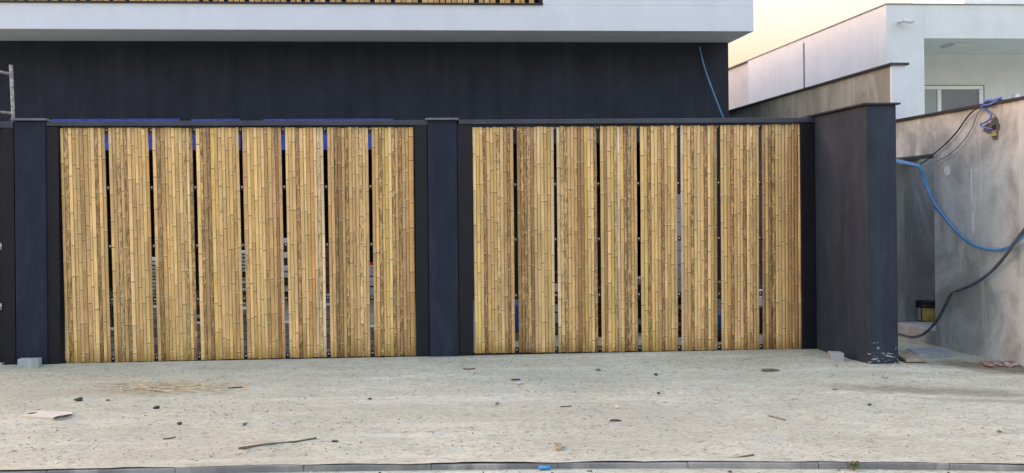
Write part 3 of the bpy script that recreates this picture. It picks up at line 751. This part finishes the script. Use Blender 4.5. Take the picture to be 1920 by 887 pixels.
# ------------------------------------------------------------------ building materials stored in the yard behind the gates
rr = random.Random(31)
def stack(x, y, w, d, rows, th, gap, ms, name, pname, label, cat, z0=0.0, rot=0):
    root = empty(name, (x, y, z0)); tag(root, label, cat); root.rotation_euler.z = rot
    z = 0
    for i in range(rows):
        j = rr.uniform(-.03, .03); t = th * rr.uniform(.8, 1.2)
        MB().box((-w/2 + j, -d/2 + rr.uniform(-.02, .02), z), (w/2 + j, d/2, z + t)).build(pname, rr.choice(ms), root, .003)
        z += t + gap
    return root
gx = lambda px, y: onY(px, 500, y).x
stack(gx(205, 1.5), 1.5, .55, .5, 12, .03, .012, [M['wood_dark'], M['wood'], M['wood_dark']], 'timber_stack', 'plank', 'stack of dark planks behind the first gap of the left gate', 'timber')
stack(gx(286, 2.2), 2.2, .60, .5, 22, .032, .014, [M['board_grey'], M['tile_white'], M['board_grey']], 'board_stack', 'board', 'tall stack of pale boards behind the second gap of the left gate', 'boards')
stack(gx(455, 1.9), 1.9, .7, .5, 24, .03, .016, [M['board_grey'], M['tile_white'], M['board_grey'], M['wood_dark']], 'board_stack', 'board', 'stack of grey boards with gaps behind the fourth gap of the left gate', 'boards')
stack(gx(370, 1.6), 1.6, .45, .4, 8, .045, .01, [M['wood_dark'], M['wood_red'], M['board_grey']], 'timber_stack', 'plank', 'low stack of dark planks behind the third gap of the left gate', 'timber')
stack(gx(535, 2.6), 2.6, .5, .4, 9, .07, .02, [M['board_grey'], M['wood_dark'], M['tile_white']], 'tile_stack', 'tile_box', 'stack of grey tile boxes behind the fifth gap of the left gate', 'boxes', .42)
stack(gx(613, 2.0), 2.0, .5, .06, 5, .12, .006, [M['wood_red']], 'formwork_panel', 'plank', 'red brown formwork boards behind the sixth gap of the left gate', 'boards', .52)
stack(gx(693, 2.4), 2.4, .4, .4, 3, .12, .02, [M['wood_dark'], M['board_grey']], 'crate', 'plank', 'dark crate behind the seventh gap of the left gate', 'crate', .45)
for px, y in ((535, 2.6), (613, 2.0), (693, 2.4)):     # trestles that carry them
    x = gx(px, y); zt = .42 if px == 535 else (.52 if px == 613 else .45)
    root = empty('trestle', (x, y, 0)); tag(root, {535: 'grey trestle under the tile boxes', 613: 'grey trestle under the red brown boards', 693: 'grey trestle under the dark crate'}[px] + ' in the yard', 'trestle')
    MB().box((-.3, -.18, zt - .05), (.3, .18, zt - .003)).build('top', M['board_grey'], root)
    for sx in (-.26, .26):
        for sy in (-.14, .14): MB().box((sx - .02, sy - .02, 0), (sx + .02, sy + .02, zt - .052)).build('leg', M['wood_dark'], root)
p = onY(693, 464, 2.3); x = p.x
m_ = MB().box((x - .09, 2.3, .834), (x + .09, 2.45, .834 + .06)); tag(rebase(m_.build('red_can', M['red'], None, .01)), 'red can standing on the dark crate in the yard', 'can')
x = gx(968, 1.1); m_ = MB()
m_.hexa([(x-.16, 1.0, .10), (x+.16, 1.0, .10), (x+.16, 1.25, .10), (x-.16, 1.25, .10), (x-.13, 1.03, .46), (x+.14, 1.02, .44), (x+.12, 1.2, .45), (x-.14, 1.2, .47)])
tag(rebase(m_.build('cement_bag', M['blue_bag'], None, .04, 3)), 'bright blue bag seen through the first gap of the right gate', 'bag')
stack(x, 1.13, .4, .3, 2, .045, .004, [M['wood_pale'], M['tile_white']], 'pallet', 'plank', 'low pale pallet under the blue bag', 'pallet')
stack(gx(1043, 1.6), 1.6, .55, .4, 6, .11, .02, [M['tile_white'], M['wood_dark'], M['bucket_black'], M['board_grey'], M['wood']], 'crate_stack', 'box', 'mixed boxes stacked behind the second gap of the right gate', 'boxes')
stack(gx(1123, 1.4), 1.4, .5, .4, 6, .10, .015, [M['wood_dark'], M['bucket_black'], M['wood_dark'], M['tile_white']], 'crate_stack', 'box', 'dark boxes stacked behind the third gap of the right gate', 'boxes')
stack(gx(1198, 1.7), 1.7, .5, .4, 7, .09, .015, [M['wood_dark'], M['bucket_black'], M['wood_pale'], M['board_grey']], 'crate_stack', 'box', 'dark and beige boxes behind the fourth gap of the right gate', 'boxes')
x = gx(1272, 2.6); root = empty('block_pier', (x, 2.6, 0)); tag(root, 'grey concrete block pier behind the fifth gap of the right gate', 'pier')
for i in range(9): MB().box((-.2 + (i % 2) * .006, -.1, i * .2), (.2, .1, i * .2 + .19)).build('block', M['block'], root, .006)
stack(gx(1272, 1.2), 1.2, .4, .3, 8, .05, .02, [M['wood_pale'], M['wood'], M['wood_dark'], M['wood_red']], 'timber_stack', 'plank', 'mixed timber offcuts behind the fifth gap of the right gate', 'timber')
stack(gx(1348, 1.2), 1.2, .4, .3, 7, .085, .012, [M['board_grey'], M['bucket_black'], M['wood'], M['board_grey']], 'crate_stack', 'box', 'grey and tan boxes behind the sixth gap of the right gate', 'boxes')
x = gx(1347, .7); m_ = MB().rock((x, .75, .22), .12, .1, .14, 77); tag(rebase(m_.build('blue_sack', M['blue_bag'])), 'small crumpled blue sack behind the sixth gap of the right gate', 'sack')
stack(x, .75, .28, .24, 2, .04, .003, [M['wood_dark']], 'pallet', 'plank', 'low dark pallet under the small blue sack', 'pallet')
x = gx(1425, 1.3); m_ = MB().hexa([(x-.14, 1.2, 0), (x+.18, 1.2, 0), (x+.18, 1.5, 0), (x-.14, 1.5, 0), (x-.1, 1.22, .32), (x+.12, 1.22, .30), (x+.12, 1.45, .3), (x-.1, 1.45, .32)])
tag(rebase(m_.build('dark_tub', M['bucket_black'], None, .02)), 'dark tub behind the last gap of the right gate', 'tub')
m_ = MB().hexa([(x-.12, 1.25, .33), (x+.14, 1.25, .33), (x+.14, 1.42, .33), (x-.12, 1.42, .33), (x-.14, 1.3, .52), (x+.1, 1.3, .55), (x+.1, 1.4, .55), (x-.14, 1.4, .52)])
tag(rebase(m_.build('paper_sack', M['tile_white'], None, .02)), 'white paper sack lying on the dark tub in the yard', 'sack')
ordn = ['first', 'second', 'third', 'fourth', 'fifth', 'sixth', 'seventh']
for i, px in enumerate((208, 290, 373, 457, 538, 616, 696)):  # pale piles added so the shadowed left gate gaps look brighter
    y = .55 + .12 * (i % 3)
    stack(gx(px, y), y, .34, .22, 4 + (i * 2) % 4, .07, .01, [M['tile_white'], M['board_grey'], M['tile_white']], 'tile_stack', 'tile_box', 'low pile of pale tile boxes added to lighten the ' + ordn[i] + ' gap of the left gate', 'boxes')
# yellow-green weeds among the timber
for px, py, lab in ((207, 556, 'yellow weed growing behind the first gap of the left gate'), (290, 556, 'green weed growing behind the second gap of the left gate')):
    x = gx(px, .9); root = empty('weed', (x, .9, 0)); tag(root, lab, 'plant')
    for i in range(9):
        th = rr.uniform(0, 6.28); L = rr.uniform(.08, .2); zz = rr.uniform(.35, .72)
        dx, dy = math.cos(th) * L, math.sin(th) * L * .5
        m_ = MB(); m_.v = [(0, 0, zz), (dx*.5 - dy*.2, dy*.5 + dx*.2, zz + .05), (dx, dy, zz + .01), (dx*.5 + dy*.2, dy*.5 - dx*.2, zz + .03)]; m_.f = [(0, 1, 2, 3)]
        m_.build('leaf', rr.choice([M['leaf_yellow'], M['leaf']]), root)
    MB().tube([(0, 0, 0), (.01, 0, .4), (0, .01, .72)], [.007, .006, .003], 6).build('stem', M['leaf'], root)

# ------------------------------------------------------------------ things lying on the pavement
def block_on(px0, px1, pyb, pyt, y, depth, label):
    a, b = onY(px0, pyb, y), onY(px1, pyb, y); zt = onY(px0, pyt, y).z
    o = MB().box((a.x, y, -.01), (b.x, y + depth, zt)).build('concrete_block', M['block'], None, .006)
    tag(o, label, 'block'); return rebase(o)
yb0 = onZ(50, 689).y
block_on(32.5, 72, 689, 674, min(yb0, -.16), .1, 'small grey concrete block at the foot of the far left pillar')
yb1 = onZ(1570, 677).y
p0, p1 = onZ(1559, 675.5), onZ(1583, 677); zt = .078 + hgt(p0.x, p0.y)
o = MB().hexa([(p0.x, p0.y, -.01), (p1.x, p1.y, -.01), (p1.x + .03, p1.y + .11, -.01), (p0.x + .02, p0.y + .11, -.01), (p0.x, p0.y, zt), (p1.x, p1.y, zt), (p1.x + .03, p1.y + .11, zt), (p0.x + .02, p0.y + .11, zt)]).build('concrete_block', M['block'], None, .005)
tag(rebase(o), 'pale concrete cube leaning against the side of the right end pillar', 'block')

gz = max(hgt(q.x, q.y) for q in (onZ(*s_) for s_ in ((41, 779), (100, 783), (136, 776), (64, 770), (90, 777)))) - .004
cb = empty('cardboard_sheet', onZ(90, 777)); tag(cb, 'torn pale cardboard sheet lying on the sand at the left', 'cardboard')
q = [onZ(*s, gz + .02) for s in ((41, 779), (70, 781.5), (100, 783), (112, 779), (136, 776), (134, 772), (100, 771), (64, 770))]
m_ = MB(); m_.prism([(p.x, p.y) for p in q], gz + .0, gz + .020); o = part(m_, 'sheet', M['cardboard'], cb)
q = [onZ(*s, gz + .027) for s in ((100, 783), (108, 780.2), (116, 779.6), (124, 777.2), (136, 776), (130, 779.2), (118, 781.2), (106, 783.5))]
part(MB().prism([(p.x, p.y) for p in q], gz + .0205, gz + .027), 'torn_edge', M['wood_dark'], cb)
q = [onZ(*s, gz + .024) for s in ((51, 775.3), (60, 775), (69, 773), (60, 773.2))]
part(MB().prism([(p.x, p.y) for p in q], gz + .0205, gz + .024), 'torn_hole', M['wood_dark'], cb)

def lump(px, py, rx, ry, rz, m, name, label, cat, seed):
    p = onZ(px, py); o = MB().rock((p.x, p.y, rz * .7 + hgt(p.x, p.y)), rx, ry, rz, seed).build(name, m); tag(o, label, cat); return rebase(o)
lump(148, 753, .045, .03, .018, M['litter'], 'leaf_clump', 'dark leaf clump right of the cardboard, nearest the gate', 'leaves', 1)
lump(293, 767, .03, .022, .014, M['wire_black'], 'bottle_top', 'small black plastic cap on the sand below the straw', 'cap', 2)
lump(337, 795, .022, .018, .013, M['litter'], 'stone', 'dark brown stone right below the black cap', 'stone', 3)
lump(458, 797, .018, .014, .012, M['stone'], 'stone', 'small stone above the long split bamboo strips', 'stone', 4)
lump(202, 752, .02, .02, .008, M['twig'], 'leaf', 'brown dry leaf right of the dark leaf clump', 'leaf', 5)
lump(1122, 694, .028, .03, .014, M['stone'], 'stone', 'grey stone in front of the right gate, left of the dark chip', 'stone', 6)
lump(1230, 701, .022, .02, .012, M['wire_black'], 'black_chip', 'dark chip on the sand in front of the right gate', 'chip', 7)
lump(932, 755, .02, .02, .011, M['stone'], 'stone', 'lone stone mid pavement below the centre pillar', 'stone', 8)
lump(1235, 741, .016, .016, .01, M['litter'], 'stone', 'small dark stone mid pavement below the right gate', 'stone', 9)
lump(694, 749, .018, .016, .009, M['litter'], 'stone', 'small dark stone mid pavement below the left gate', 'stone', 10)
lump(1630, 761, .018, .016, .009, M['litter'], 'stone', 'small dark stone just below the damp stain', 'stone', 11)
lump(1873, 816, .016, .016, .009, M['stone'], 'stone', 'small grey stone near the right edge of the pavement', 'stone', 12)
lump(1658, 708, .035, .03, .008, M['rubble'], 'mortar_crumb', 'flat pale mortar crumb in front of the right end pillar', 'mortar', 13)
def chip(quad, th, m, name, label, cat): return slab(name, quad, th, m, label, cat, .006, 0)
chip([(1427, 695), (1445, 696.5), (1462, 694.5), (1448, 692), (1430, 692)], .008, M['wood_chip'], 'wood_chip', 'flat brown wood chip in front of the right gate', 'wood chip')
chip([(966, 719), (974, 720), (980, 718.5), (972, 717.5)], .006, M['paper'], 'paper_scrap', 'white paper scrap mid pavement below the right gate', 'paper')
chip([(958, 713.4), (976, 713), (974, 711.8), (960, 712)], .006, M['litter'], 'bark_strip', 'thin dark bark strip above the white paper scrap', 'bark')
chip([(1560, 730), (1568, 730), (1569, 728.3), (1561, 728.6)], .006, M['wood_pale'], 'paper_scrap', 'pale scrap lying left of the damp stain', 'scrap')
chip([(1143, 788.5), (1152, 787.5), (1165, 788.3), (1158, 786), (1146, 786.3)], .006, M['coping'], 'plastic_scrap', 'dark blue plastic scrap on the lower right pavement', 'scrap')
chip([(1153, 762.8), (1160, 763), (1158, 759.8), (1154, 760)], .005, M['tile_white'], 'tile_chip', 'tiny white tile chip above the dark blue scrap', 'chip')
# wood block
p = onZ(1050, 846); ww = .028
o = MB().hexa([(p.x - ww, p.y, 0), (p.x + .01, p.y - .012, 0), (p.x + .03, p.y + .10, 0), (p.x - .008, p.y + .11, 0), (p.x - ww, p.y, .022), (p.x + .01, p.y - .012, .024), (p.x + .03, p.y + .10, .028), (p.x - .008, p.y + .11, .026)]).build('wood_block', M['wood_tan'], None, .003)
tag(rebase(o), 'small squared wood offcut near the kerb', 'wood offcut')
# blue tube against the kerb
p0, p1 = onZ(1013, 876), onZ(1034, 874); p0.y = kerb_y(p0.x) - .05; p1.y = kerb_y(p1.x) - .043
o = MB().tube([Vector((p0.x, p0.y, -.018)), Vector((p1.x, p1.y, -.017))], .013, 12).build('tube_offcut', M['blue_tube']); tag(rebase(o), 'short blue plastic tube offcut lying at the kerb', 'tube')
lump(395, 887, .03, .014, .012, M['orange'], 'orange_scrap', 'orange red scrap at the kerb on the left', 'scrap', 15).location.z = -.031
def twig(pts, r, m, label, name='twig'):
    P = [Vector((q.x, q.y, hgt(q.x, q.y) + .006)) for q in (onZ(x, y, .008) for x, y in pts)]
    o = MB().tube(smooth_path(P, 5), r, 6).build(name, m); tag(o, label, 'twig' if name == 'twig' else 'bamboo strip'); return rebase(o)
twig([(448, 842.5), (500, 833.5), (550, 827.5), (593, 821.5)], .0065, M['twig'], 'long split bamboo strip on the sand, the upper of the pair', 'bamboo_strip')
twig([(456, 844), (480, 839), (520, 832)], .005, M['twig'], 'shorter split bamboo strip lying under the long one', 'bamboo_strip')
twig([(306, 818.5), (318, 817), (329, 815)], .005, M['twig'], 'short brown twig at the lower left of the pavement')
twig([(622, 828.3), (634, 827.8)], .007, M['litter'], 'short thick dark twig right of the bamboo strips')
twig([(1325, 859.5), (1370, 858.5), (1395, 854), (1413, 851.5)], .005, M['twig'], 'bent twig near the kerb at the lower right')
twig([(1441, 777), (1456, 780.5), (1473, 785)], .004, M['twig'], 'thin slanting twig in the middle of the right pavement')
twig([(869, 690.5), (880, 691.8), (890, 691)], .008, M['twig'], 'dark twig on the sand just right of the centre pillar')
twig([(428, 728.5), (440, 727.8), (455, 727)], .006, M['litter'], 'dark twig at the right end of the straw')
twig([(1050, 761.5), (1062, 760.5), (1071, 759.5)], .004, M['litter'], 'fine dark twig mid pavement below the second right panel')
twig([(1050, 881.5), (1090, 881)], .003, M['litter'], 'thin dark rod lying in the road along the kerb').location.z = -.031
# weed at the kerb
p = onZ(1593, 881, -.04); p.y = kerb_y(p.x) - .055; root = empty('weed', (p.x, p.y, -.032)); tag(root, 'small green weed sprouting in front of the kerb', 'plant')
rw = random.Random(3)
for i in range(22):
    th = rw.uniform(0, 6.28); L = rw.uniform(.015, .04); zz = rw.uniform(.005, .05); dx, dy = math.cos(th)*L, math.sin(th)*L
    m_ = MB(); m_.v = [(dx*.1, dy*.1, zz), (dx*.6 - dy*.3, dy*.6 + dx*.3, zz + .012), (dx, dy, zz + .004), (dx*.6 + dy*.3, dy*.6 - dx*.3, zz + .008)]; m_.f = [(0, 1, 2, 3)]
    m_.build('leaf', M['leaf'] if i % 3 else M['leaf_yellow'], root)
MB().tube([(0, 0, 0), (.004, 0, .03), (0, 0, .055)], .003, 6).build('stem', M['leaf'], root)

# ------------------------------------------------------------------ loose material nobody could count
def scatter(n, fn): 
    return [fn() for _ in range(n)]
rg = random.Random(99)
def gravel(n, name, label, mats, smin, smax, flat=1.0, elong=1.0, road=False):
    me = bpy.data.meshes.new(name); V, Fc, mi = [], [], []
    cnt = 0
    while cnt < n:
        x = rg.uniform(-7, 8.5); ky = kerb_y(x)
        y = ky - rg.uniform(.035, .6) if road else rg.uniform(ky + .02, -.08)
        if not road:
            if noise.noise(Vector((x * .7, y * 1.5, 5))) < rg.uniform(-.6, .35): continue
            if x > pb.x - .1 and y > pf.y - .05 and x < pr.x + .05: continue
            if x > NXW - .05 : continue
            if any(((x - qx) * math.cos(qr) + (y - qy) * math.sin(qr)) ** 2 / ax ** 2 + (-(x - qx) * math.sin(qr) + (y - qy) * math.cos(qr)) ** 2 / ay ** 2 < 1.1 for qx, qy, ax, ay, qr in STAINS): continue
        z = -.032 if road else hgt(x, y)
        s = smin + (smax - smin) * rg.random() ** 3; a = rg.uniform(0, 3.14); el = rg.uniform(1, elong)
        ca, sa = math.cos(a), math.sin(a); b = len(V); k = 5
        for i in range(k):
            th = 6.283 * i / k; q = rg.uniform(.7, 1.2); u, v = s * el * q * math.cos(th), s * q * math.sin(th)
            V.append((x + u * ca - v * sa, y + u * sa + v * ca, z - .001))
        for i in range(k):
            p_ = V[b + i]; V.append((x + (p_[0] - x) * .62, y + (p_[1] - y) * .62, z + s * flat * rg.uniform(.6, 1.1)))
        for i in range(k): Fc.append((b + i, b + (i+1) % k, b + k + (i+1) % k, b + k + i))
        Fc.append(tuple(b + k + i for i in range(k)))
        mm_ = rg.randrange(len(mats)); mi += [mm_] * (k + 1); cnt += 1
    me.from_pydata(V, [], Fc); me.update()
    for m_ in mats: me.materials.append(m_)
    me.polygons.foreach_set('material_index', mi)
    o = bpy.data.objects.new(name, me); C.objects.link(o); tag(o, label, 'gravel', kind='stuff')
M['grain'] = plain('sand_grain', (.36, .31, .235), .95, .3, 30, 0); M['grain_l'] = plain('sand_grain_pale', (.58, .53, .44), .95, .3, 30, 0)
gravel(9000, 'gravel', 'loose grit and small stones scattered over the sandy pavement', [M['grain'], M['grain_l'], M['grain'], M['grain_l'], M['stone'], M['grain_l']], .0025, .0095, .7, 1.8)
gravel(3200, 'litter', 'dry leaf bits and bark crumbs scattered over the sandy pavement', [M['twig'], M['litter'], M['twig'], M['wood']], .002, .0085, .15, 5.0)
gravel(900, 'road_gravel', 'grit lying on the road in front of the kerb', [M['grain'], M['grain_l'], M['stone'], M['litter']], .003, .014, .7, 1.8, True)
m_ = MB()
for i in range(330):       # straw raked into a loose heap
    px = rg.gauss(300, 62); py = rg.gauss(729, 5.0)
    p = onZ(px, py); L = rg.uniform(.03, .16); a = rg.gauss(.1, .5); z = .006 + rg.random() * .02 * math.exp(-((px-300)/70)**2)
    d = Vector((math.cos(a), math.sin(a), rg.uniform(-.05, .05))) * L; w = Vector((-math.sin(a), math.cos(a), 0)) * rg.uniform(.0015, .004); u = Vector((0, 0, .003))
    b = Vector((p.x, p.y, hgt(p.x, p.y) + z)); n = len(m_.v)
    m_.v += [tuple(b - w), tuple(b + w), tuple(b + u), tuple(b + d - w), tuple(b + d + w), tuple(b + d + u)]
    m_.f += [(n, n+3, n+5, n+2), (n+1, n+2, n+5, n+4), (n, n+1, n+4, n+3)]
tag(m_.build('straw', M['straw']), 'thin patch of dry straw raked together on the sand at the left', 'straw', kind='stuff')
